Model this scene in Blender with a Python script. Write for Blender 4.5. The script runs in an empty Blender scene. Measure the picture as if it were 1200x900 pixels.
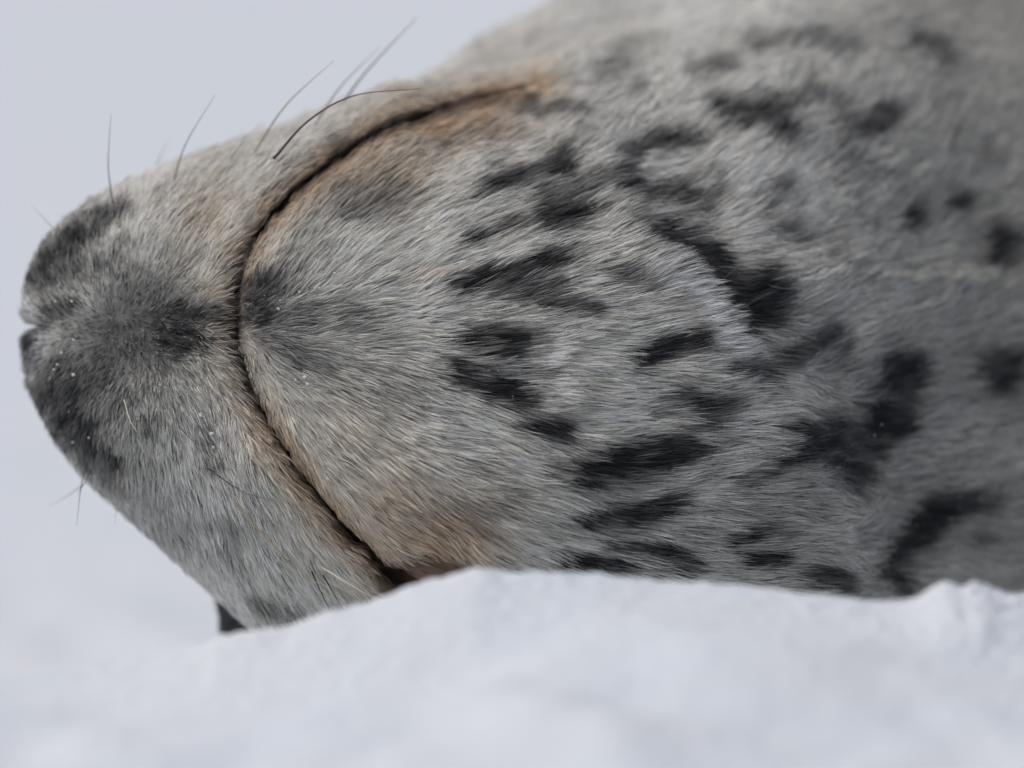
import bpy, math
import numpy as np
from mathutils import Vector
from mathutils.bvhtree import BVHTree
from mathutils.kdtree import KDTree

rng = np.random.default_rng(7)
scene = bpy.context.scene
col = scene.collection

# ------------------------------------------------------------------ camera
D = 4.0                                  # metres from camera to the middle of the seal's head
PITCH = math.radians(6.0)                # camera looks slightly down
S = 0.00045
K = S * (D - 0.12) / D                   # metres per pattern unit on the seal's throat
LENS = 36.0 * D / (1200 * S)
cam_d = bpy.data.cameras.new('camera')
cam_d.lens = LENS
cam_d.sensor_width = 36.0
cam_d.clip_start = 0.1
cam_d.clip_end = 5000
cam_d.dof.use_dof = True
cam_d.dof.focus_distance = D - 0.121
cam_d.dof.aperture_fstop = (LENS / 1000) / 0.105
cam = bpy.data.objects.new('camera', cam_d)
cam.location = (0, -D * math.cos(PITCH), D * math.sin(PITCH))
cam.rotation_euler = (math.pi / 2 - PITCH, 0, 0)
col.objects.link(cam)
scene.camera = cam

# ------------------------------------------------------------------ overcast sky and soft sun
SUN_EL, SUN_AZ = math.radians(64), math.radians(-88)    # azimuth from the +Y axis: high on the left
w = bpy.data.worlds.new('World')
scene.world = w
w.use_nodes = True
nt = w.node_tree
nt.nodes.clear()
sky = nt.nodes.new('ShaderNodeTexSky')
sky.sky_type = 'NISHITA'
sky.sun_disc = False
sky.sun_elevation = SUN_EL
sky.sun_rotation = SUN_AZ
sky.air_density = 1.0
sky.dust_density = 6.0
hs = nt.nodes.new('ShaderNodeHueSaturation')              # cloud takes most of the blue out of the sky
hs.inputs['Saturation'].default_value = 0.75
bg = nt.nodes.new('ShaderNodeBackground')
bg.inputs['Strength'].default_value = 0.125
wo = nt.nodes.new('ShaderNodeOutputWorld')
nt.links.new(sky.outputs[0], hs.inputs['Color'])
nt.links.new(hs.outputs[0], bg.inputs['Color'])
nt.links.new(bg.outputs[0], wo.inputs['Surface'])
sun_d = bpy.data.lights.new('sun', 'SUN')
sun_d.energy = 0.8
sun_d.angle = math.radians(40)
sun_d.color = (1.0, 0.975, 0.95)
sun = bpy.data.objects.new('sun', sun_d)
sd = Vector((math.sin(SUN_AZ) * math.cos(SUN_EL), math.cos(SUN_AZ) * math.cos(SUN_EL), math.sin(SUN_EL)))
sun.rotation_euler = sd.to_track_quat('Z', 'Y').to_euler()
col.objects.link(sun)
scene.view_settings.view_transform = 'Standard'
scene.view_settings.look = 'None'
scene.view_settings.exposure = -0.25
scene.view_settings.gamma = 1.0
scene.render.engine = 'CYCLES'
scene.cycles.use_denoising = True
scene.cycles.max_bounces = 12
scene.cycles.diffuse_bounces = 8
scene.cycles_curves.shape = 'RIBBONS'

CP, SP = math.cos(PITCH), math.sin(PITCH)

# ------------------------------------------------------------------ helpers
def smooth(a, b, x):
    t = np.clip((x - a) / (b - a), 0, 1)
    return t * t * (3 - 2 * t)

def pchip(xk, yk, x):
    xk = np.asarray(xk, float); yk = np.asarray(yk, float)
    h = np.diff(xk); d = np.diff(yk) / h
    m = np.zeros_like(yk)
    m[0], m[-1] = d[0], d[-1]
    ok = d[:-1] * d[1:] > 0
    w1 = 2 * h[1:] + h[:-1]; w2 = h[1:] + 2 * h[:-1]
    with np.errstate(divide='ignore', invalid='ignore'):
        hm = (w1 + w2) / (w1 / d[:-1] + w2 / d[1:])
    m[1:-1] = np.where(ok, hm, 0)
    i = np.clip(np.searchsorted(xk, x) - 1, 0, len(h) - 1)
    t = (x - xk[i]) / h[i]
    return ((1 + 2 * t) * (1 - t) ** 2 * yk[i] + t * (1 - t) ** 2 * h[i] * m[i]
            + t * t * (3 - 2 * t) * yk[i + 1] + t * t * (t - 1) * h[i] * m[i + 1])

LAT = np.random.default_rng(3).random((256, 256))
def noise(x, y):
    xi = np.floor(x).astype(int); yi = np.floor(y).astype(int)
    fx = x - xi; fy = y - yi
    fx = fx * fx * (3 - 2 * fx); fy = fy * fy * (3 - 2 * fy)
    a = LAT[xi % 256, yi % 256]; b = LAT[(xi + 1) % 256, yi % 256]
    c = LAT[xi % 256, (yi + 1) % 256]; d = LAT[(xi + 1) % 256, (yi + 1) % 256]
    return (a * (1 - fx) + b * fx) * (1 - fy) + (c * (1 - fx) + d * fx) * fy

def fbm(x, y, n=3):
    r = 0; amp = 0.5; tot = 0
    for i in range(n):
        r = r + amp * noise(x * 2 ** i + 17.3 * i, y * 2 ** i + 5.1 * i); tot += amp; amp *= 0.5
    return r / tot

def poly_dist(u, v, pts):
    """distance to a polyline and its sign (positive to the right of / past it)"""
    best = np.full(u.shape, 1e9)
    for (x0, y0), (x1, y1) in zip(pts[:-1], pts[1:]):
        dx, dy = x1 - x0, y1 - y0
        t = np.clip(((u - x0) * dx + (v - y0) * dy) / (dx * dx + dy * dy), 0, 1)
        best = np.minimum(best, np.hypot(u - x0 - t * dx, v - y0 - t * dy))
    return best

def world_from_local(x, y, z):
    """seal frame (y along the view, pitched) -> world"""
    return x, y * CP + z * SP, -y * SP + z * CP

# ------------------------------------------------------------------ materials
def principled(name, color, rough=0.6, spec=0.3, **kw):
    m = bpy.data.materials.new(name); m.use_nodes = True
    p = m.node_tree.nodes['Principled BSDF']
    p.inputs['Base Color'].default_value = (*color, 1)
    p.inputs['Roughness'].default_value = rough
    p.inputs['Specular IOR Level'].default_value = spec
    for k, v in kw.items():
        p.inputs[k].default_value = v
    return m

def attr_material(name, rough, spec):
    m = principled(name, (0.5, 0.5, 0.5), rough, spec)
    t = m.node_tree
    a = t.nodes.new('ShaderNodeAttribute'); a.attribute_name = 'coat'
    t.links.new(a.outputs['Color'], t.nodes['Principled BSDF'].inputs['Base Color'])
    return m

M_skin = attr_material('seal_skin', 0.55, 0.3)
M_fur = attr_material('seal_fur', 0.45, 0.35)
t = M_fur.node_tree                                       # hairs let some light through
tr = t.nodes.new('ShaderNodeBsdfTranslucent'); mx = t.nodes.new('ShaderNodeMixShader'); mx.inputs[0].default_value = 0.12
at = next(n for n in t.nodes if n.type == 'ATTRIBUTE')
t.links.new(at.outputs['Color'], tr.inputs['Color'])
t.links.new(t.nodes['Principled BSDF'].outputs[0], mx.inputs[1]); t.links.new(tr.outputs[0], mx.inputs[2])
t.links.new(mx.outputs[0], t.nodes['Material Output'].inputs['Surface'])

# snow: bright, faintly blue, with grain
M_snow = principled('snow', (0.86, 0.88, 0.91), 0.75, 0.15)
t = M_snow.node_tree
tc = t.nodes.new('ShaderNodeTexCoord')
n1 = t.nodes.new('ShaderNodeTexNoise'); n1.inputs['Scale'].default_value = 9; n1.inputs['Detail'].default_value = 3
ramp = t.nodes.new('ShaderNodeValToRGB')
ramp.color_ramp.elements[0].position = 0.35; ramp.color_ramp.elements[0].color = (0.65, 0.715, 0.775, 1)
ramp.color_ramp.elements[1].position = 0.62; ramp.color_ramp.elements[1].color = (0.70, 0.737, 0.78, 1)
n2 = t.nodes.new('ShaderNodeTexNoise'); n2.inputs['Scale'].default_value = 240; n2.inputs['Detail'].default_value = 4
bump = t.nodes.new('ShaderNodeBump'); bump.inputs['Strength'].default_value = 0.18; bump.inputs['Distance'].default_value = 0.004
t.links.new(tc.outputs['Object'], n1.inputs['Vector']); t.links.new(tc.outputs['Object'], n2.inputs['Vector'])
t.links.new(n1.outputs['Fac'], ramp.inputs[0]); t.links.new(ramp.outputs[0], t.nodes['Principled BSDF'].inputs['Base Color'])
t.links.new(n2.outputs['Fac'], bump.inputs['Height']); t.links.new(bump.outputs[0], t.nodes['Principled BSDF'].inputs['Normal'])

# ------------------------------------------------------------------ snow: one sheet to the horizon, with the bank in front of the seal
def grid_axis(bands, far, growth=1.22):
    core = []
    for lo, hi, step in bands:
        core += list(np.linspace(lo, hi, int(round((hi - lo) / step)), endpoint=False))
    core.append(bands[-1][1])
    st = bands[0][2]; a = core[0]; left = []
    while a > -far:
        st *= growth; a -= st; left.append(a)
    st = bands[-1][2]; b = core[-1]; right = []
    while b < far:
        st *= growth; b += st; right.append(b)
    return np.array(left[::-1] + core + right)

CREST = [(-400, 800), (0, 792), (150, 775), (230, 757), (270, 743), (330, 735), (380, 720), (430, 708), (480, 690), (520, 677),
         (560, 666), (590, 671), (620, 672), (700, 674), (760, 680), (850, 683), (930, 693), (1000, 700), (1050, 703), (1075, 696), (1095, 684),
         (1112, 680), (1125, 684), (1140, 679), (1165, 690), (1200, 698), (1300, 705), (1700, 720), (2600, 745)]
cu = np.array([c[0] for c in CREST], float); cv = np.array([c[1] for c in CREST], float)
CREST_Y = -0.30                                              # the bank's crest stands 30 cm before the head's axis
fx = (D + CREST_Y) / D * S
_, CREST_WY, _ = world_from_local(0, CREST_Y, -0.1)
gx = grid_axis([(-0.62, -0.2, 0.0045), (-0.2, 0.18, 0.0025), (0.18, 0.30, 0.0011), (0.30, 0.62, 0.005)], 1500)
gy = grid_axis([(-1.6, -0.44, 0.007), (-0.44, -0.24, 0.0018), (-0.24, 0.25, 0.007)], 1500)
X, Y = np.meshgrid(gx, gy, indexing='ij')
crest_z = world_from_local(0, CREST_Y, (450 - pchip(cu, cv, np.clip(gx / fx + 600, -390, 2590))) * fx)[2]
kern = np.exp(-((gx[:, None] - gx[None, :]) / 0.09) ** 2) * np.gradient(gx)[None, :]
low = np.array([crest_z[np.abs(gx - x_) < 0.06 + 0.02 * abs(x_)].min() if abs(x_) < 3 else crest_z[i_] for i_, x_ in enumerate(gx)])
crest_soft = (kern @ low) / kern.sum(1) - 0.003
crest_z = crest_z[:, None] + 0 * Y
base = -0.205
d = Y - CREST_WY
crest_z = crest_z + (crest_soft[:, None] - crest_z) * smooth(0.004, 0.10, np.abs(d))
crest_shift = 0.03 * (fbm(X * 9, X * 0 + 3.3, 2) - 0.5)
d = d + crest_shift
front = smooth(0, 1.6, -d)
z_front = crest_z - 0.004 - 0.05 * np.clip(-d, 0, 1) ** 1.3 - 0.16 * front
z_back = base + (crest_z - base) * np.exp(-(np.clip(d, 0, None) / 0.055) ** 2)
Z = np.where(d < 0, z_front + 0.004 * np.exp(-(d / 0.02) ** 2), z_back)
near = np.exp(-(np.hypot(X, Y + 0.5) / 1.6) ** 2)
lump = (fbm(X * 7 + 4, Y * 5.5, 3) - 0.5) * 0.05 + (fbm(X * 16, Y * 13 + 9, 2) - 0.5) * 0.012
Z = Z + near * lump * smooth(0.0, 0.16, np.abs(d))
rough = 0.15 + 0.85 * smooth(0.195, 0.235, X)
Z = Z + 0.0075 * rough * (fbm(X * 85, Y * 85, 3) - 0.5) * np.exp(-(d / 0.09) ** 2)
Z = Z + 0.0022 * (fbm(X * 210, Y * 210, 2) - 0.5) * near
Z = Z + 0.009 * (rough - 0.15) * np.abs(fbm(X * 190 + 2, Y * 190, 3) - 0.5) * np.exp(-(d / 0.05) ** 2) + 0.0035 * np.clip(fbm(X * 120 + 8, Y * 120, 2) - 0.5, 0, 1) * np.exp(-(d / 0.05) ** 2)
far = np.hypot(X, Y)
Z = np.where(far > 3, Z + (fbm(X * 0.05, Y * 0.05, 3) - 0.5) * np.clip((far - 3) * 0.01, 0, 1.5), Z)
V = np.stack([X, Y, Z], -1).reshape(-1, 3)
def grid_faces(ni, nj, wrap=False):
    i = np.arange(ni - 1)[:, None]; j = np.arange(nj if wrap else nj - 1)[None, :]
    j2 = (j + 1) % nj
    return np.stack([i * nj + j, (i + 1) * nj + j, (i + 1) * nj + j2, i * nj + j2], -1).reshape(-1, 4)
def mesh_from_arrays(name, V, F, material, parent=None):
    me = bpy.data.meshes.new(name)
    me.vertices.add(len(V)); me.vertices.foreach_set('co', V.astype(np.float32).ravel())
    me.loops.add(F.size); me.loops.foreach_set('vertex_index', F.astype(np.int32).ravel())
    me.polygons.add(len(F)); me.polygons.foreach_set('loop_start', (np.arange(len(F)) * F.shape[1]).astype(np.int32))
    me.polygons.foreach_set('use_smooth', np.ones(len(F), bool))
    me.update(calc_edges=True); me.validate()
    me.materials.append(material)
    o = bpy.data.objects.new(name, me); col.objects.link(o)
    if parent: o.parent = parent
    return o
snow = mesh_from_arrays('snow_ground', V, grid_faces(*X.shape), M_snow)
snow['kind'] = 'structure'; snow['category'] = 'snow'
snow['label'] = 'soft white snow bank lying before the spotted seal and reaching to the horizon'

# ------------------------------------------------------------------ seal: body
seal = bpy.data.objects.new('seal', None)
col.objects.link(seal)
seal.rotation_euler = (-PITCH, 0, 0)
seal['label'] = 'pale grey seal with dark spots lying on its side in snow, chin towards the viewer'
seal['category'] = 'seal'

#        U    top   bottom  y_front y_back        (pattern units; metres along the view)
RINGS = [(30, 378, 392, -.004, .004), (32.5, 352, 425, -.024, .010), (37, 330, 446, -.040, .016), (45, 308, 466, -.053, .021), (60, 281, 498, -.067, .028),
         (80, 259, 531, -.079, .035), (100, 241, 557, -.087, .042), (150, 212, 607, -.099, .060), (200, 191, 651, -.107, .080),
         (250, 175, 695, -.112, .100), (300, 159, 737, -.116, .120), (350, 142, 770, -.120, .140), (400, 126, 790, -.124, .160),
         (450, 110, 805, -.128, .180), (510, 106, 820, -.131, .210), (550, 97, 832, -.132, .230), (600, 86, 842, -.133, .26),
         (700, 46, 860, -.133, .30), (800, 8, 880, -.127, .34), (900, -26, 900, -.112, .38), (1000, -58, 920, -.078, .42),
         (1200, -125, 960, .0, .5), (1500, -200, 1010, .06, .6), (2500, -300, 1100, .10, .75), (4000, -100, 1000, .25, .7),
         (5000, 330, 800, .45, .6), (5100, 520, 640, .50, .55)]
R = np.array(RINGS, float)
q = np.sqrt(R[:, 0] - 30)
U = np.concatenate([30 + np.linspace(0.02, 1, 46) ** 2 * 50, np.arange(81.5, 640, 1.45), np.arange(640, 1340, 2.6), np.geomspace(1345, 5100, 40)])
qq = np.sqrt(U - 30)
vt, vb, yf, yb = [pchip(q, R[:, i], qq) for i in (1, 2, 3, 4)]
yc = yf + 0.45 * (yb - yf)
mag = (D + yc) / (D - 0.12)
vt = 450 + (vt - 450) * mag; vb = 450 + (vb - 450) * mag
th = np.concatenate([np.linspace(-np.pi / 2, np.pi / 2, 400, endpoint=False), np.linspace(np.pi / 2, 1.5 * np.pi, 110, endpoint=False)])
nx_ = 2.25
c, s_ = np.cos(th), np.sin(th)
ce = np.sign(c) * np.abs(c) ** (2 / nx_); se = np.sign(s_) * np.abs(s_) ** (2 / nx_)
dep = np.where(ce[None, :] >= 0, (yc - yf)[:, None], (yb - yc)[:, None])
BY = yc[:, None] - dep * ce[None, :]
zc = (450 - (vt + vb) / 2) * K; hz = (vb - vt) / 2 * K
BZ = zc[:, None] + hz[:, None] * se[None, :]
BY = BY + 0.17 * np.clip(BZ, -0.2, 0.25) * smooth(30, 160, U)[:, None]      # the head is rolled a little, throat turned down
BY = BY + 0.4 * np.clip(BZ - 0.06, 0, 0.2) * smooth(540, 760, U)[:, None]                   # the flank falls away
BX = ((U - 600) * (1 + 0.03 * smooth(165, 30, U)) * K)[:, None] + 0 * BZ
# the heavy neck swells up behind the cheek
swell = pchip([30, 430, 470, 500, 555, 600, 650, 700, 800, 900, 6000], [0, 0, 22, 50, 84, 92, 90, 72, 24, 0, 0], U) * K
BZ = BZ + swell[:, None] * smooth(0.0, 0.11, BY - yc[:, None] - 0.02) * smooth(0, 0.6, se)[None, :]

def UV(p):
    ur = p[..., 0] / K + 600
    return ur + 17 * smooth(165, 13, ur), 450 - p[..., 2] / K

MOUTH = [(640, 88), (600, 97), (560, 107), (510, 121), (460, 141), (420, 161), (385, 186), (350, 216), (320, 246), (296, 276), (281, 306),
         (275, 340), (273, 375), (276, 410), (285, 440), (300, 475), (320, 510), (345, 550), (375, 590), (405, 625), (430, 650),
         (455, 675), (480, 696), (520, 730), (560, 760)]
mo = np.array(MOUTH, float)
def mouth_signed(u, v):
    return poly_dist(u, v, MOUTH) * np.where(u > np.interp(v, mo[:, 1], mo[:, 0]), 1, -1) + 4.5 * (fbm(u / 20, v / 15 + 60, 2) - 0.5)
def bare_lip(u, v):
    return smooth(652, 664, v - 4 * np.sin(u / 17)) * smooth(432, 455, u) * smooth(572, 540, u) * smooth(760, 720, v)
FOLD = [(690, -60), (705, 60), (740, 180), (790, 300), (850, 395), (905, 440), (960, 520), (1000, 610), (1020, 720), (1030, 800)]
fo = np.array(FOLD, float)
def fold_signed(u, v):
    return poly_dist(u, v, FOLD) * np.where(u > np.interp(v, fo[:, 1], fo[:, 0]), 1, -1)

def grid_normals(P):
    du = np.gradient(P, axis=0)
    dv = np.roll(P, -1, 1) - np.roll(P, 1, 1)
    n = np.cross(dv, du)
    n /= np.maximum(np.linalg.norm(n, axis=-1, keepdims=True), 1e-12)
    return n
P = np.stack([BX, BY, BZ], -1)
N = grid_normals(P)
if N[len(U) // 2, 200, 1] > 0: N = -N
u, v = UV(P)
frontm = smooth(0.35, -0.2, N[..., 1])
# nose: the two lobes and the cleft between them
notch = np.exp(-((v - 381) / 8) ** 2) * np.exp(-((u - 30) / 22) ** 2)
P[..., 0] += notch * 27 * K
# lips
dm = mouth_signed(u, v)
fade = smooth(640, 430, u)
disp = -(0.0075 + 0.0085 * smooth(210, 400, v)) * np.exp(-(dm / (3.1 + 4.4 * smooth(460, 640, v))) ** 2) * fade
disp += 0.0055 * np.exp(-((dm + 24) / 20) ** 2) * fade * (dm < 0) + 0.0055 * np.exp(-(24 / 20) ** 2) * fade * (dm >= 0) * np.exp(-(dm / 3) ** 2)
disp += 0.0030 * np.exp(-((dm - 26) / 24) ** 2) * fade * (dm >= 0)
# slack corner of the mouth, low down, and the groove under the upper lip's middle
disp += -0.008 * bare_lip(u, v)
disp += -0.0012 * np.exp(-((v - 379 - 0.02 * (u - 60)) / 7) ** 2) * smooth(285, 215, u) * smooth(40, 70, u)
disp += -0.004 * np.exp(-(poly_dist(u, v, [(50, 380), (57, 398), (52, 418), (40, 436)]) / 5) ** 2)
disp += 0.003 * np.exp(-(((u - 160) / 60) ** 2 + ((v - 300) / 45) ** 2)) + 0.003 * np.exp(-(((u - 160) / 60) ** 2 + ((v - 470) / 50) ** 2))
# neck fold, then slack undulation of the skin
df = fold_signed(u, v)
disp += 0.003 * np.exp(-((df + 35) / 35) ** 2) * smooth(100, 260, v) - 0.018 * smooth(40, 260, v) * smooth(-45, 95, df) * smooth(1500, 1200, u)
disp += (0.006 * (fbm(u / 95, v / 80, 2) - 0.5) + 0.0015 * (fbm(u / 30, v / 26, 2) - 0.5) * smooth(60, 120, u)) * smooth(-0.15, -0.6, N[..., 1])
ws = poly_dist(u, v, [(795, 305), (832, 354), (862, 406)])
disp += 0.005 * np.exp(-(ws / 20) ** 2)
P += N * (disp * frontm)[..., None]
# brow on the far side of the head, low down
br = np.exp(-(((u - 285) / 50) ** 2 + ((v - 715) / 60) ** 2)) * smooth(0.0, 0.045, P[..., 1])
P[..., 2] -= 0.030 * br; P[..., 0] -= 0.016 * br
N = grid_normals(P)
if N[len(U) // 2, 200, 1] > 0: N = -N

# ------------------------------------------------------------------ seal: coat pattern (in the seal's own frame)
SPOTS = [  # polyline, radius, strength
 ([(707, 65), (725, 52)], 14, .4), ([(752, 80)], 12, .35), ([(722, 24), (765, 20)], 8, .3), ([(613, 113), (616, 104)], 11, .65), ([(625, 115), (680, 111)], 9, .5),
 ([(650, 78), (662, 72)], 6, .25), ([(568, 217), (623, 199), (655, 184)], 10, .8), ([(663, 183)], 16, .6), ([(590, 265), (625, 255), (650, 245)], 9, .7), ([(645, 258), (672, 247)], 13, .95), ([(672, 245), (697, 242)], 9, .55),
 ([(637, 230), (683, 215), (730, 200), (760, 213)], 12, .6), ([(733, 193), (745, 212)], 12, .55), ([(733, 167), (765, 158), (790, 150)], 10, .8), ([(790, 150), (820, 150)], 10, .65),
 ([(783, 213), (805, 218), (830, 231)], 11, .7), ([(810, 207)], 10, .45), ([(558, 277)], 10, .92), ([(733, 247), (763, 258)], 8, .45),
 ([(777, 265), (800, 272), (820, 278)], 15, .85), ([(805, 293), (835, 300)], 17, .9), ([(843, 108)], 9, .92), ([(868, 118), (913, 120), (930, 140)], 15, .8), ([(905, 118)], 13, .5),
 ([(935, 98), (965, 97), (1000, 107)], 11, .5), ([(823, 63), (860, 55)], 10, .55), ([(883, 27), (925, 24), (960, 14), (1017, 27)], 9, .5), ([(967, 73)], 9, .35), ([(1093, 17), (1133, 22)], 10, .6),
 ([(1140, 47)], 13, .4), ([(1007, 134), (1035, 134)], 11, .6), ([(1045, 128), (1067, 117)], 12, .75), ([(1007, 173)], 11, .65), ([(920, 210)], 10, .7), ([(847, 213)], 7, .55), ([(931, 255), (945, 270)], 8, .5), ([(950, 275), (972, 260)], 5, .25),
 ([(1027, 260), (1034, 253)], 4, .45), ([(1097, 242)], 13, .8), ([(1152, 228)], 13, .85), ([(1187, 167)], 9, .45), ([(1200, 278)], 24, .92),
 ([(540, 336), (577, 321), (617, 318)], 9, .92), ([(585, 330), (600, 345), (650, 337)], 11, .75), ([(650, 357), (697, 364)], 9, .75), ([(633, 308), (655, 302), (672, 302)], 9, .92),
 ([(730, 320), (763, 337)], 11, .6), ([(860, 330), (905, 325), (918, 358), (880, 370)], 18, .88), ([(885, 350)], 22, .8), ([(930, 411), (955, 400), (978, 396)], 13, .82), ([(990, 410), (996, 427)], 9, .5),
 ([(862, 430), (905, 432)], 12, .75), ([(1070, 432)], 22, .92), ([(1080, 445)], 16, .7), ([(1060, 460), (1068, 480)], 14, .6), ([(1200, 435)], 26, .9),
 ([(562, 396), (600, 405)], 16, .95), ([(600, 405), (632, 398)], 9, .5), ([(533, 436), (577, 450), (610, 467)], 12, .92), ([(580, 460), (610, 463)], 10, .6), ([(627, 432), (645, 444)], 6, .5), ([(623, 500), (660, 507)], 12, .88),
 ([(756, 421), (790, 405), (830, 397)], 13, .88), ([(793, 460), (837, 480)], 12, .75), ([(833, 487)], 14, .92), ([(775, 482)], 7, .5), ([(855, 475), (868, 466)], 8, .45), ([(690, 556), (733, 543)], 14, .96), ([(733, 545), (770, 537), (803, 524)], 18, .96),
 ([(650, 555), (672, 558)], 6, .55), ([(690, 610), (740, 602)], 11, .95), ([(740, 602), (790, 590)], 11, .95), ([(720, 640), (760, 640), (795, 648)], 8, .92), ([(803, 663), (823, 663)], 6, .75), ([(670, 661), (700, 660), (727, 667)], 8, .92),
 ([(950, 515), (985, 502)], 20, .9), ([(985, 530), (1020, 555)], 17, .85), ([(1010, 520), (1035, 525)], 13, .75), ([(1035, 487), (1065, 497)], 18, .95), ([(860, 567), (900, 553), (940, 540)], 4, .55), ([(905, 545), (950, 538)], 5, .5), ([(851, 519), (863, 516)], 3, .45), ([(868, 567)], 5, .35),
 ([(868, 636), (876, 626)], 10, .88), ([(897, 616), (923, 624)], 8, .62), ([(880, 658), (918, 657)], 7, .95), ([(960, 676), (995, 686)], 12, .8),
 ([(1067, 668), (1085, 640), (1102, 622)], 15, .9), ([(1102, 622), (1127, 600)], 16, .88), ([(1127, 600), (1187, 594)], 10, .75), ([(1167, 636)], 11, .5), ([(1080, 690)], 12, .6),
 # muzzle
 ([(50, 325), (54, 310), (66, 290), (88, 268)], 15, .75), ([(88, 270), (112, 250), (131, 240)], 10, .72), ([(68, 315), (90, 300)], 14, .5), ([(118, 312), (126, 305)], 7, .5), ([(138, 288), (144, 281)], 6, .45), ([(68, 366), (78, 358)], 8, .7),
 ([(38, 398), (36, 420)], 9, .75), ([(60, 450), (85, 440)], 26, .42), ([(66, 470), (85, 500)], 18, .5), ([(83, 462)], 10, .6), ([(76, 497)], 12, .85), ([(108, 500)], 8, .8), ([(118, 530), (135, 541)], 8, .9), ([(100, 520), (125, 560)], 14, .5), ([(145, 470)], 8, .4), ([(170, 501)], 5, .55), ([(125, 442), (118, 452)], 9, .45),
 ([(135, 398), (185, 408)], 26, .45), ([(150, 345), (190, 350)], 26, .36), ([(195, 380), (215, 395)], 20, .5), ([(215, 360), (268, 374)], 8, .65), ([(205, 402), (240, 400)], 10, .5), ([(225, 385)], 18, .4), ([(240, 500), (250, 540)], 10, .28), ([(155, 565), (190, 620)], 30, .22),
 ([(290, 372), (300, 366)], 13, .85), ([(303, 350), (300, 330)], 12, .62), ([(318, 338), (330, 325)], 9, .5), ([(325, 372), (365, 376)], 16, .45), ([(312, 400), (350, 420)], 13, .4), ([(350, 420), (390, 428)], 14, .3), ([(395, 360), (425, 375)], 14, .25),
 ([(400, 232), (450, 215)], 22, .33), ([(420, 250), (470, 235)], 14, .3), ([(370, 280), (330, 330)], 18, .25), ([(395, 158), (380, 168)], 6, .6), ([(460, 420), (470, 470)], 30, .15), ([(560, 140), (520, 165)], 10, .25), ([(300, 712), (345, 722)], 9, .55), ([(270, 655), (265, 620)], 14, .25),
]
def spot_mask(u, v, warp=True):
    if warp:
        wu = (noise(u / 15 + 3, v / 10) - .5) * 20 + (noise(u / 5, v / 4 + 8) - .5) * 8
        wv = (noise(u / 16 + 40, v / 10 + 7) - .5) * 13 + (noise(u / 6 + 9, v / 4) - .5) * 4
    else:
        wu = wv = 0
    uu, vv = u + wu, v + wv
    m = np.zeros(u.shape)
    for pts, r, k in SPOTS:
        r = r * (1.14 if pts[0][0] > 480 else 1.05)
        us = [p[0] for p in pts]; vs = [p[1] for p in pts]
        e = 2.8 * r + 5
        sel = (uu > min(us) - e) & (uu < max(us) + e) & (vv > min(vs) - e) & (vv < max(vs) + e)
        if not sel.any(): continue
        a, b = uu[sel], vv[sel]
        dd = poly_dist(a, b, pts) if len(pts) > 1 else np.hypot(a - us[0], b - vs[0])
        f = 1 - (1 - k * smooth(1.6 * r, 0.45 * r, dd)) * (1 - 0.2 * k * smooth(2.6 * r + 4, r, dd))
        m[sel] = 1 - (1 - m[sel]) * (1 - f)
    lum = fbm(u / 13 + 31, v / 9 + 2, 2)
    return np.clip(m * (0.72 + 0.62 * lum), 0, 1)

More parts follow.
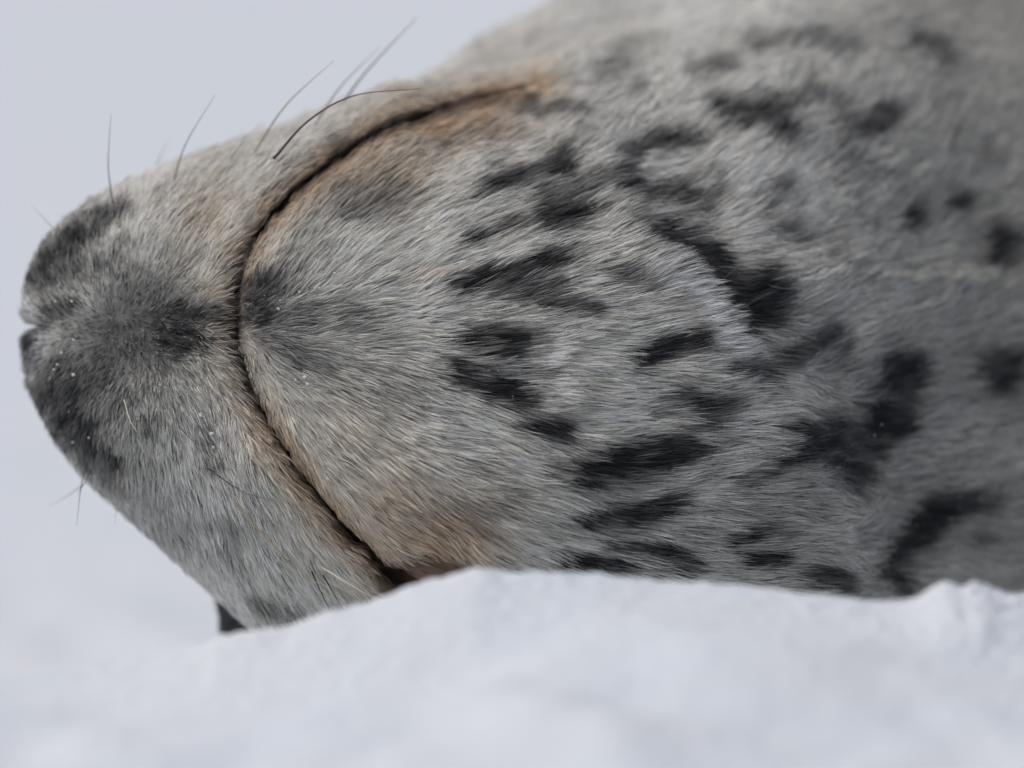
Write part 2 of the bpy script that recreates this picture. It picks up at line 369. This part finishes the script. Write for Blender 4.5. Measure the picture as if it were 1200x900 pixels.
LIGHT = np.array([0.92, 0.905, 0.845]); DARK = np.array([0.036, 0.036, 0.039])
TAN = np.array([0.70, 0.53, 0.36]); BROWN = np.array([0.20, 0.13, 0.085]); GREY = np.array([0.58, 0.57, 0.53])
def mixc(a, b, f):
    return a * (1 - f[..., None]) + b * f[..., None]
def gauss(u, v, cu_, cv_, ru, rv):
    return np.exp(-(((u - cu_) / ru) ** 2 + ((v - cv_) / rv) ** 2))
def coat(u, v, y, ny):
    colr = np.ones(u.shape + (3,)) * LIGHT
    # colour turns grey towards the chest, more so low down; muzzle greyer, too
    colr = mixc(colr, GREY, 0.85 * smooth(810, 1130, u + 0.22 * (v - 330)))
    colr = mixc(colr, GREY * 0.8, 0.85 * gauss(u, v, 130, 420, 110, 95))
    colr = mixc(colr, GREY * 0.75, 0.6 * gauss(u, v, 90, 500, 80, 70))
    colr = mixc(colr, np.array([0.68, 0.69, 0.70]), 0.5 * gauss(u, v, 180, 640, 110, 70))
    colr = mixc(colr, GREY, 0.45 * gauss(u, v, 400, 400, 110, 70))
    n1 = fbm(u / 60, v / 38, 3)
    colr = colr * (0.86 + 0.28 * n1)[..., None]
    # rust-tan stain along the lips and at the mouth's corners
    d_ = np.abs(mouth_signed(u, v))
    upper = smooth(370, 210, v); lower = smooth(420, 560, v)
    st = np.exp(-(d_ / 26) ** 1.5) * (0.6 + 0.45 * upper + 0.4 * lower) * smooth(700, 600, u)
    st = np.maximum(st, 0.9 * gauss(u, v, 520, 130, 95, 38) + 0.65 * gauss(u, v, 430, 200, 75, 45) + 0.3 * gauss(u, v, 240, 250, 50, 70))
    st = np.maximum(st, 0.6 * gauss(u, v, 525, 645, 60, 36) + 0.5 * gauss(u, v, 480, 600, 120, 65) + 0.25 * gauss(u, v, 400, 500, 90, 60))
    st = np.maximum(st, 0.35 * gauss(u, v, 500, 322, 28, 6))
    colr = mixc(colr, TAN, np.clip(st * (0.75 + 0.5 * noise(u / 18, v / 18)), 0, 0.95))
    bw = np.exp(-(d_ / 10) ** 2) * (0.45 + 0.4 * smooth(260, 130, v) + 0.45 * smooth(560, 660, v)) * smooth(640, 560, u)
    bw = np.maximum(bw, 0.97 * bare_lip(u, v))
    colr = mixc(colr, BROWN, np.clip(bw, 0, 1))
    colr = mixc(colr, np.array([0.035, 0.024, 0.018]), 0.9 * np.exp(-(d_ / 4.5) ** 2) * smooth(600, 480, u))
    # sheen on the neck fold painted in as a near-white streak; pale nose rim
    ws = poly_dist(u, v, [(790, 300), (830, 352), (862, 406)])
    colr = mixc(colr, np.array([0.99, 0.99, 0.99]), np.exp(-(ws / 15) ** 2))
    rim = poly_dist(u, v, [(34, 350), (42, 370), (55, 384), (57, 402), (50, 420), (40, 438)])
    colr = mixc(colr, np.array([0.85, 0.85, 0.85]), 0.9 * np.exp(-(rim / 8) ** 2))
    m = spot_mask(u, v)
    mott = smooth(0.5, 0.72, fbm(u / 38 + 11, v / 24 + 4, 3)) * smooth(480, 580, u) * smooth(1150, 950, u) * smooth(90, 160, v)
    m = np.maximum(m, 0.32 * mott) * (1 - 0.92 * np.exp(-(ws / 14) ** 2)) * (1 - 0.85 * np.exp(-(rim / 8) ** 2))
    # the back (far side) is dark
    m = np.maximum(m, 0.85 * smooth(0.03, 0.07, y) * smooth(420, 340, u))
    m = np.maximum(m, 0.9 * smooth(-0.005, 0.012, y) * smooth(420, 340, u) * smooth(630, 680, v))
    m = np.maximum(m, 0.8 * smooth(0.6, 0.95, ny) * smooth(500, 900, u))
    return mixc(colr, DARK, np.clip(m, 0, 1))

u, v = UV(P)
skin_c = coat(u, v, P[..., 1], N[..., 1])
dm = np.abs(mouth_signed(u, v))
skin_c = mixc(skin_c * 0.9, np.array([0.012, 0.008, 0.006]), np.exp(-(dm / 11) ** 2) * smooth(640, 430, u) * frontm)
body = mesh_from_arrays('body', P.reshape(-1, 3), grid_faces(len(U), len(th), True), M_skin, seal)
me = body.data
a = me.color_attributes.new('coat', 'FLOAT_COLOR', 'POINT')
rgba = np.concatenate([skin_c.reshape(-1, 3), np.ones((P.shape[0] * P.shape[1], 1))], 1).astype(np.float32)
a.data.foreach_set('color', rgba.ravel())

# ------------------------------------------------------------------ seal: fur
# lie of the coat: u, v, angle in degrees (0 = towards the tail, 90 = towards the upper side), length, lift
FLOW_LIP = [(45, 330, 140, 16, 35), (60, 300, 128, 18, 30), (85, 265, 112, 20, 28), (115, 240, 100, 22, 26), (150, 225, 88, 24, 26), (200, 215, 72, 26, 24), (260, 190, 62, 28, 22), (330, 165, 50, 30, 20), (400, 140, 35, 30, 18), (480, 115, 25, 28, 18),
            (90, 310, 110, 17, 35), (130, 290, 90, 20, 32), (180, 280, 70, 24, 26), (230, 265, 58, 27, 24), (270, 260, 52, 27, 22), (240, 310, 42, 26, 26), (265, 330, 32, 24, 24), (300, 230, 48, 28, 20), (350, 190, 42, 28, 18),
            (80, 350, 120, 12, 45), (130, 345, 80, 12, 55), (180, 340, 50, 14, 55), (225, 350, 20, 20, 40), (250, 372, 0, 22, 28), (150, 395, -60, 11, 65), (200, 395, -20, 13, 60), (100, 385, 180, 10, 55), (60, 390, 190, 12, 45),
            (240, 405, -18, 22, 32), (262, 440, -40, 24, 24), (215, 440, -55, 20, 36), (170, 440, -80, 17, 42), (120, 430, -115, 15, 42), (75, 430, -140, 16, 35), (45, 430, -150, 16, 30), (60, 470, -132, 18, 28), (90, 480, -122, 19, 28), (75, 510, -122, 20, 25), (130, 500, -100, 20, 28), (120, 550, -108, 22, 24),
            (180, 500, -82, 22, 28), (230, 490, -66, 25, 26), (280, 500, -58, 26, 22), (170, 580, -90, 24, 22), (220, 570, -76, 26, 24), (280, 570, -62, 28, 22), (330, 570, -52, 28, 18), (230, 640, -82, 25, 22), (290, 650, -66, 28, 20), (350, 640, -52, 28, 18), (400, 660, -45, 26, 16), (310, 710, -60, 26, 20), (370, 700, -50, 26, 18), (440, 690, -42, 20, 15), (250, 700, -85, 24, 20)]
FLOW_JAW = [(285, 370, 0, 12, 55), (305, 365, 20, 16, 50), (300, 330, 72, 18, 30), (295, 420, -70, 18, 24), (330, 340, 45, 24, 32), (335, 375, 0, 24, 28), (330, 410, -38, 24, 24), (310, 290, 62, 22, 20), (340, 250, 55, 26, 18), (310, 460, -62, 22, 18), (340, 510, -58, 26, 16), (390, 585, -52, 26, 15), (440, 640, -42, 26, 14),
            (380, 320, 42, 30, 20), (380, 375, 0, 32, 20), (380, 430, -30, 30, 18), (400, 230, 46, 30, 18), (450, 180, 42, 30, 16), (520, 140, 38, 30, 16), (600, 110, 48, 30, 16), (450, 300, 32, 34, 16), (450, 375, 4, 36, 15), (450, 440, -20, 36, 14), (430, 520, -36, 34, 14), (490, 580, -34, 34, 14), (540, 640, -42, 32, 14), (480, 640, -28, 28, 12), (580, 650, -24, 34, 14),
            (520, 250, 36, 36, 15), (550, 320, 18, 38, 14), (550, 400, -2, 38, 14), (550, 480, -14, 38, 14), (570, 560, -18, 38, 13), (620, 220, 32, 36, 15), (650, 150, 52, 34, 15), (650, 300, 22, 38, 14), (650, 380, 4, 40, 14), (650, 450, -4, 40, 13), (650, 530, -10, 40, 13), (650, 620, -16, 40, 13),
            (650, 70, 72, 32, 16), (720, 120, 62, 34, 15), (760, 40, 76, 32, 16), (750, 220, 36, 36, 14), (760, 300, 24, 38, 14), (780, 380, 12, 40, 13), (780, 460, 2, 40, 13), (780, 550, 3, 42, 13), (780, 640, -8, 42, 13), (850, 330, 20, 38, 14), (860, 430, 8, 40, 13), (880, 520, 4, 42, 13), (880, 620, -6, 42, 13), (960, 680, -14, 40, 13),
            (850, 200, 44, 34, 15), (860, 100, 56, 34, 15), (950, 50, 60, 32, 16), (950, 200, 42, 34, 15), (1000, 300, 32, 36, 14), (1000, 400, 20, 38, 14), (980, 500, 6, 40, 13), (1000, 600, 0, 42, 13), (1100, 100, 52, 32, 16), (1100, 220, 40, 34, 15), (1100, 340, 28, 36, 14), (1120, 460, 14, 38, 14), (1120, 560, 5, 40, 13), (1150, 660, -4, 40, 13), (1250, 100, 48, 32, 16), (1250, 300, 30, 36, 14), (1250, 500, 10, 38, 14), (1250, 650, 0, 40, 13)]
def flow(u, v, tab):
    T = np.array(tab, float)
    ang = np.radians(T[:, 2])
    acc = np.zeros((4,) + u.shape); wt = np.zeros(u.shape)
    for i in range(len(T)):
        w_ = 1 / ((u - T[i, 0]) ** 2 + (v - T[i, 1]) ** 2 + 120.0) ** 1.7
        acc[0] += w_ * math.cos(ang[i]); acc[1] += w_ * math.sin(ang[i])
        acc[2] += w_ * T[i, 3]; acc[3] += w_ * T[i, 4]; wt += w_
    acc /= wt
    return acc

def fur(name, count, seed, width, spread, lscale, liftk, shade):
    r = np.random.default_rng(seed)
    P00 = P[:-1, :-1]; P10 = P[1:, :-1]; P01 = P[:-1, 1:]
    area = np.linalg.norm(np.cross(P10 - P00, P01 - P00), axis=-1)
    nn = N[:-1, :-1]
    uu, vv = UV(P00)
    facing = -nn[..., 1]
    dens = area * smooth(-0.35, 0.1, facing) * (uu < 1310) * (vv < 815)
    dmm = np.abs(mouth_signed(uu, vv))
    dens = dens * np.where(uu < 620, np.where(mouth_signed(uu, vv) > 0, smooth(2.5, 6.5, dmm), smooth(2.0, 6, dmm)), 1)
    dens = dens * (1 - 0.96 * bare_lip(uu, vv))      # bare lip at the mouth's corner
    cum = np.cumsum(dens.ravel()); cum /= cum[-1]
    k = np.searchsorted(cum, r.random(count))
    i, j = np.unravel_index(np.clip(k, 0, dens.size - 1), dens.shape)
    a = r.random(count)[:, None]; b = r.random(count)[:, None]
    def bil(A):
        return (A[i, j] * (1 - a) + A[i + 1, j] * a) * (1 - b) + (A[i, j + 1] * (1 - a) + A[i + 1, j + 1] * a) * b
    p = bil(P); n = bil(N); n /= np.linalg.norm(n, axis=1, keepdims=True)
    u, v = UV(p)
    sd_ = mouth_signed(u, v)
    left = sd_ < 0
    f = np.zeros((4, count))
    f[:, left] = flow(u[left], v[left], FLOW_LIP)
    f[:, ~left] = flow(u[~left], v[~left], FLOW_JAW)
    # the coat lies in uneven locks: bend the lie a little with slow noise
    ang = np.arctan2(f[1], f[0])
    ang += np.radians(26) * (fbm(u / 44, v / 30, 2) - 0.5) + np.radians(10) * (noise(u / 9 + 50, v / 6) - 0.5) + r.normal(0, spread, count)
    L = f[2] * lscale * K * np.clip(r.normal(1, 0.2, count), 0.45, 1.5)
    near_lip = np.where(u < 640, smooth(0, 30, np.abs(sd_)), 1)
    L *= 0.9 * np.where(left, 0.86 * (0.8 + 0.2 * near_lip) + 0.2 * smooth(170, 320, u), 0.5 + 0.5 * near_lip)
    lift = np.radians(f[3]) * liftk * np.clip(r.normal(1, 0.35, count), 0.3, 2)
    tdir = np.stack([np.cos(ang), np.zeros(count), np.sin(ang)], 1)
    tdir -= n * (tdir * n).sum(1, keepdims=True)
    tdir /= np.maximum(np.linalg.norm(tdir, axis=1, keepdims=True), 1e-6)
    side = np.cross(n, tdir)
    curl = r.normal(0, 0.09, count)
    NP = 5
    pts = np.zeros((count, NP, 3)); pts[:, 0] = p - n * 0.0006
    for kx in range(1, NP):
        tt = (kx - 0.5) / (NP - 1)
        la = lift * (1.5 - 1.35 * tt)
        dirv = tdir * np.cos(la)[:, None] + n * np.sin(la)[:, None] + side * (curl * tt)[:, None]
        dirv /= np.linalg.norm(dirv, axis=1, keepdims=True)
        pts[:, kx] = pts[:, kx - 1] + dirv * (L / (NP - 1))[:, None]
    # clumping: tips lean towards the tip of the nearest guide hair
    ng = count // 9
    kd = KDTree(ng)
    for gi in range(ng): kd.insert(p[gi], gi)
    kd.balance()
    g = np.fromiter((kd.find(q_)[1] for q_ in p.tolist()), int, count)
    cl = np.clip(r.normal(0.5, 0.2, count), 0, 0.95)[:, None]
    for kx in range(1, NP):
        fr = cl * (kx / (NP - 1)) ** 1.4
        tgt = pts[g, kx]
        pts[:, kx] += (tgt - pts[:, kx]) * fr * (np.linalg.norm(pts[g, 0] - p, axis=1) < 0.006)[:, None]
    js = r.normal(0, 3.2, count) + 0.6 * L / K * np.cos(lift)      # the colour sits on the outer half of each hair
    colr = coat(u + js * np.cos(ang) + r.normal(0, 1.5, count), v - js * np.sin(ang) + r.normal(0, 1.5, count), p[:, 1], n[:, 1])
    colr *= (shade * np.clip(r.normal(1, 0.2, count), 0.45, 1.5) * np.clip(1 + 0.3 * (noise(u / 5 + 80, v / 3) - 0.5), 0.6, 1.4))[:, None]
    colr *= np.where(r.random(count) < 0.075 + 0.14 * smooth(260, 180, u) * smooth(250, 330, v) * smooth(560, 480, v) + 0.12 * smooth(150, 90, u), r.uniform(0.08, 0.35, count), 1)[:, None]      # scattered dark hairs: shaded gaps between locks painted in; salt-and-pepper on the muzzle
    colr = np.clip(colr, 0.006, 0.95)
    cu_ = bpy.data.hair_curves.new(name)
    cu_.add_curves([NP] * count)
    cu_.attributes['position'].data.foreach_set('vector', pts.astype(np.float32).ravel())
    rad = width * np.array([0.9, 1.0, 0.9, 0.65, 0.12])[None, :] * np.clip(r.normal(1, 0.2, count), 0.5, 1.6)[:, None]
    ra = cu_.attributes.get('radius') or cu_.attributes.new('radius', 'FLOAT', 'POINT')
    ra.data.foreach_set('value', rad.astype(np.float32).ravel())
    ca = cu_.attributes.new('coat', 'FLOAT_COLOR', 'CURVE')
    ca.data.foreach_set('color', np.concatenate([colr, np.ones((count, 1))], 1).astype(np.float32).ravel())
    cu_.materials.append(M_fur)
    o = bpy.data.objects.new(name, cu_); col.objects.link(o); o.parent = seal
    o['kind'] = 'stuff'
    return o
fur_o = fur('fur', 420000, 11, 0.00016, 0.065, 1.0, 1.0, 1.0)

# ------------------------------------------------------------------ seal: whiskers
bvh = BVHTree.FromPolygons([tuple(x) for x in P[::2, ::2].reshape(-1, 3).tolist()], grid_faces(len(range(0, len(U), 2)), len(range(0, len(th), 2)), True).tolist())
def surf_y(px, py, default):
    """where the seal's surface lies along the view, for a root on the coat"""
    o_ = Vector((0, -D, 0)); t_ = Vector(((px - 600) * S, 0, (450 - py) * S))
    hit = bvh.ray_cast(o_, (t_ - o_).normalized())
    return hit[0].y if hit[0] else default
M_wd = principled('whisker_dark', (0.03, 0.028, 0.026), 0.35, 0.5)
M_wg = principled('whisker_grey', (0.22, 0.21, 0.20), 0.35, 0.5)
M_wt = principled('whisker_tan', (0.44, 0.37, 0.25), 0.35, 0.5)
M_wp = principled('whisker_pale', (0.72, 0.68, 0.58), 0.35, 0.5)
def bez(pts, n):
    pts = [Vector(p) for p in pts]
    out = []
    ext = [pts[0] * 2 - pts[1]] + pts + [pts[-1] * 2 - pts[-2]]
    for i in range(len(pts) - 1):
        a, b, c_, d_ = ext[i:i + 4]
        for k in range(n):
            t = k / n
            out.append(0.5 * ((2 * b) + (c_ - a) * t + (2 * a - 5 * b + 4 * c_ - d_) * t * t + (3 * b - a - 3 * c_ + d_) * t ** 3))
    out.append(pts[-1])
    return out
def whisker(pix, y_tip, r, mat, y_root=None):
    y0 = surf_y(*pix[0], -0.02) if y_root is None else y_root
    n = len(pix) - 1
    pts = []
    for k, (px, py) in enumerate(pix):
        y = y0 + (y_tip - y0) * (k / n) if y_tip is not None else surf_y(px, py, y0) - (0.009 + 0.005 * k)
        m = (D + y) / D
        pts.append(((px - 600) * S * m, y, (450 - py) * S * m))
    p0, p1 = Vector(pts[0]), Vector(pts[1])
    pts = [tuple(p0 - (p1 - p0).normalized() * 0.003)] + pts
    path = bez(pts, 6)
    vs, fs = [], []
    m = len(path)
    for k, p in enumerate(path):
        tg = (path[min(k + 1, m - 1)] - path[max(k - 1, 0)]).normalized()
        a_ = tg.cross(Vector((0, 1, 0.1))).normalized(); b_ = tg.cross(a_)
        rr = r * (1 - 0.86 * (k / (m - 1)) ** 1.2)
        for s in range(6):
            an = s * math.pi / 3
            vs.append(p + a_ * math.cos(an) * rr + b_ * math.sin(an) * rr)
    for k in range(m - 1):
        for s in range(6):
            fs.append((k * 6 + s, k * 6 + (s + 1) % 6, k * 6 + 6 + (s + 1) % 6, k * 6 + 6 + s))
    fs += [tuple(range(5, -1, -1)), tuple(range((m - 1) * 6, m * 6))]
    wm = bpy.data.meshes.new('whisker'); wm.from_pydata([tuple(x) for x in vs], [], fs)
    for pl in wm.polygons: pl.use_smooth = True
    wm.materials.append(mat)
    o = bpy.data.objects.new('whisker', wm); col.objects.link(o); o.parent = seal
    return o
W = 0.00040
whisker([(133, 242), (127, 195), (130, 133)], -0.07, W * 1.3, M_wd)
whisker([(203, 216), (217, 170), (252, 111)], -0.075, W * 1.25, M_wd)
whisker([(302, 172), (336, 122), (391, 71)], -0.07, W * 2.0, M_wt, -0.05)
whisker([(325, 181), (362, 141), (415, 112), (492, 104)], -0.10, W * 2.0, M_wd, -0.085)
whisker([(366, 152), (398, 103), (446, 54)], -0.02, W * 1.9, M_wg, -0.04)
whisker([(384, 148), (425, 89), (489, 20)], -0.01, W * 2.7, M_wg, -0.02)
whisker([(266, 192), (275, 180), (288, 161)], -0.06, W * 1.1, M_wd)
whisker([(74, 282), (58, 263), (37, 241)], -0.04, W * 1.0, M_wg)
whisker([(182, 198), (188, 183), (198, 163)], 0.03, W * 1.2, M_wg, 0.0)
whisker([(288, 168), (310, 157), (340, 148)], -0.03, W * 0.9, M_wg)
whisker([(212, 249), (218, 243), (229, 236)], None, W * 1.0, M_wd)
whisker([(104, 538), (95, 570), (90, 616)], -0.09, W * 1.1, M_wd)
whisker([(110, 545), (99, 566), (90, 580)], -0.09, W * 0.9, M_wd)
whisker([(92, 572), (76, 583), (56, 594)], -0.04, W * 1.0, M_wt, -0.04)
whisker([(84, 522), (86, 542), (90, 556)], -0.09, W * 0.8, M_wg)
whisker([(138, 556), (137, 580), (135, 614)], None, W * 0.9, M_wt)
whisker([(248, 552), (284, 576), (320, 587)], None, W * 1.1, M_wd)
whisker([(213, 503), (224, 515), (240, 523)], None, W * 1.0, M_wd)
whisker([(281, 597), (325, 643), (380, 690)], None, W * 1.9, M_wt)
whisker([(384, 669), (415, 688), (448, 707)], None, W * 2.0, M_wp)
whisker([(368, 676), (378, 698), (387, 716)], None, W * 1.2, M_wd)
whisker([(382, 680), (393, 699), (402, 714)], None, W * 1.1, M_wd)
whisker([(147, 474), (153, 494), (164, 511)], None, W * 1.1, M_wp)
whisker([(175, 508), (181, 522), (187, 534)], None, W * 0.8, M_wd)

# ------------------------------------------------------------------ seal: melted-snow droplets clinging to the fur
M_drop = principled('ice_grain', (0.85, 0.88, 0.9), 0.15, 0.5)
def droplets():
    r = np.random.default_rng(5)
    spots = [(x, y, s) for x, y, s in [(50, 487, 2.2), (54, 490, 1.8), (60, 502, 2.6), (59, 489, 1.6), (85, 518, 2.2), (70, 505, 1.5), (80, 527, 1.3), (104, 513, 2), (102, 535, 1.3), (72, 413, 2.2), (67, 427, 1.7), (86, 398, 1.8), (70, 398, 1.6), (63, 433, 2), (86, 439, 2), (59, 443, 1.4),
              (326, 362, 1.8), (328, 352, 1.6), (351, 342, 2), (374, 337, 1.4), (392, 320, 1.6), (357, 442, 2.4), (346, 445, 1.8), (360, 450, 1.8), (235, 486, 2.4), (248, 508, 2.6), (250, 524, 2.4), (234, 508, 1.6), (65, 353, 1.5), (84, 353, 1.6)]]
    for _ in range(60):
        spots.append((r.uniform(985, 1190), r.uniform(440, 620), r.uniform(0.6, 1.5)))
    for _ in range(90):
        spots.append((r.uniform(300, 900), r.uniform(250, 640), r.uniform(0.4, 0.8)))
    for _ in range(60):
        spots.append((r.uniform(60, 260), r.uniform(380, 560), r.uniform(0.5, 0.9)))
    vs, fs = [], []
    ph = (1 + 5 ** 0.5) / 2
    ico = np.array([(-1, ph, 0), (1, ph, 0), (-1, -ph, 0), (1, -ph, 0), (0, -1, ph), (0, 1, ph), (0, -1, -ph), (0, 1, -ph), (ph, 0, -1), (ph, 0, 1), (-ph, 0, -1), (-ph, 0, 1)]) / math.sqrt(1 + ph * ph)
    icf = [(0, 11, 5), (0, 5, 1), (0, 1, 7), (0, 7, 10), (0, 10, 11), (1, 5, 9), (5, 11, 4), (11, 10, 2), (10, 7, 6), (7, 1, 8), (3, 9, 4), (3, 4, 2), (3, 2, 6), (3, 6, 8), (3, 8, 9), (4, 9, 5), (2, 4, 11), (6, 2, 10), (8, 6, 7), (9, 8, 1)]
    for px, py, sz in spots:
        y = surf_y(px, py, None)
        if y is None: continue
        y -= 0.0036
        m = (D + y) / D
        base_i = len(vs)
        cc = np.array([(px - 600) * S * m, y, (450 - py) * S * m])
        sc = np.array([r.uniform(0.7, 1.3), r.uniform(.7, 1.2), r.uniform(.7, 1.3)]) * sz * S * 0.85
        vs += [tuple(x) for x in (cc + ico * sc * r.uniform(0.85, 1.15, (12, 1)))]
        fs += [tuple(base_i + q_ for q_ in f_) for f_ in icf]
    dm_ = bpy.data.meshes.new('ice_grains'); dm_.from_pydata(vs, [], fs)
    dm_.materials.append(M_drop)
    o = bpy.data.objects.new('ice_grains', dm_); col.objects.link(o); o.parent = seal
    o['kind'] = 'stuff'
droplets()
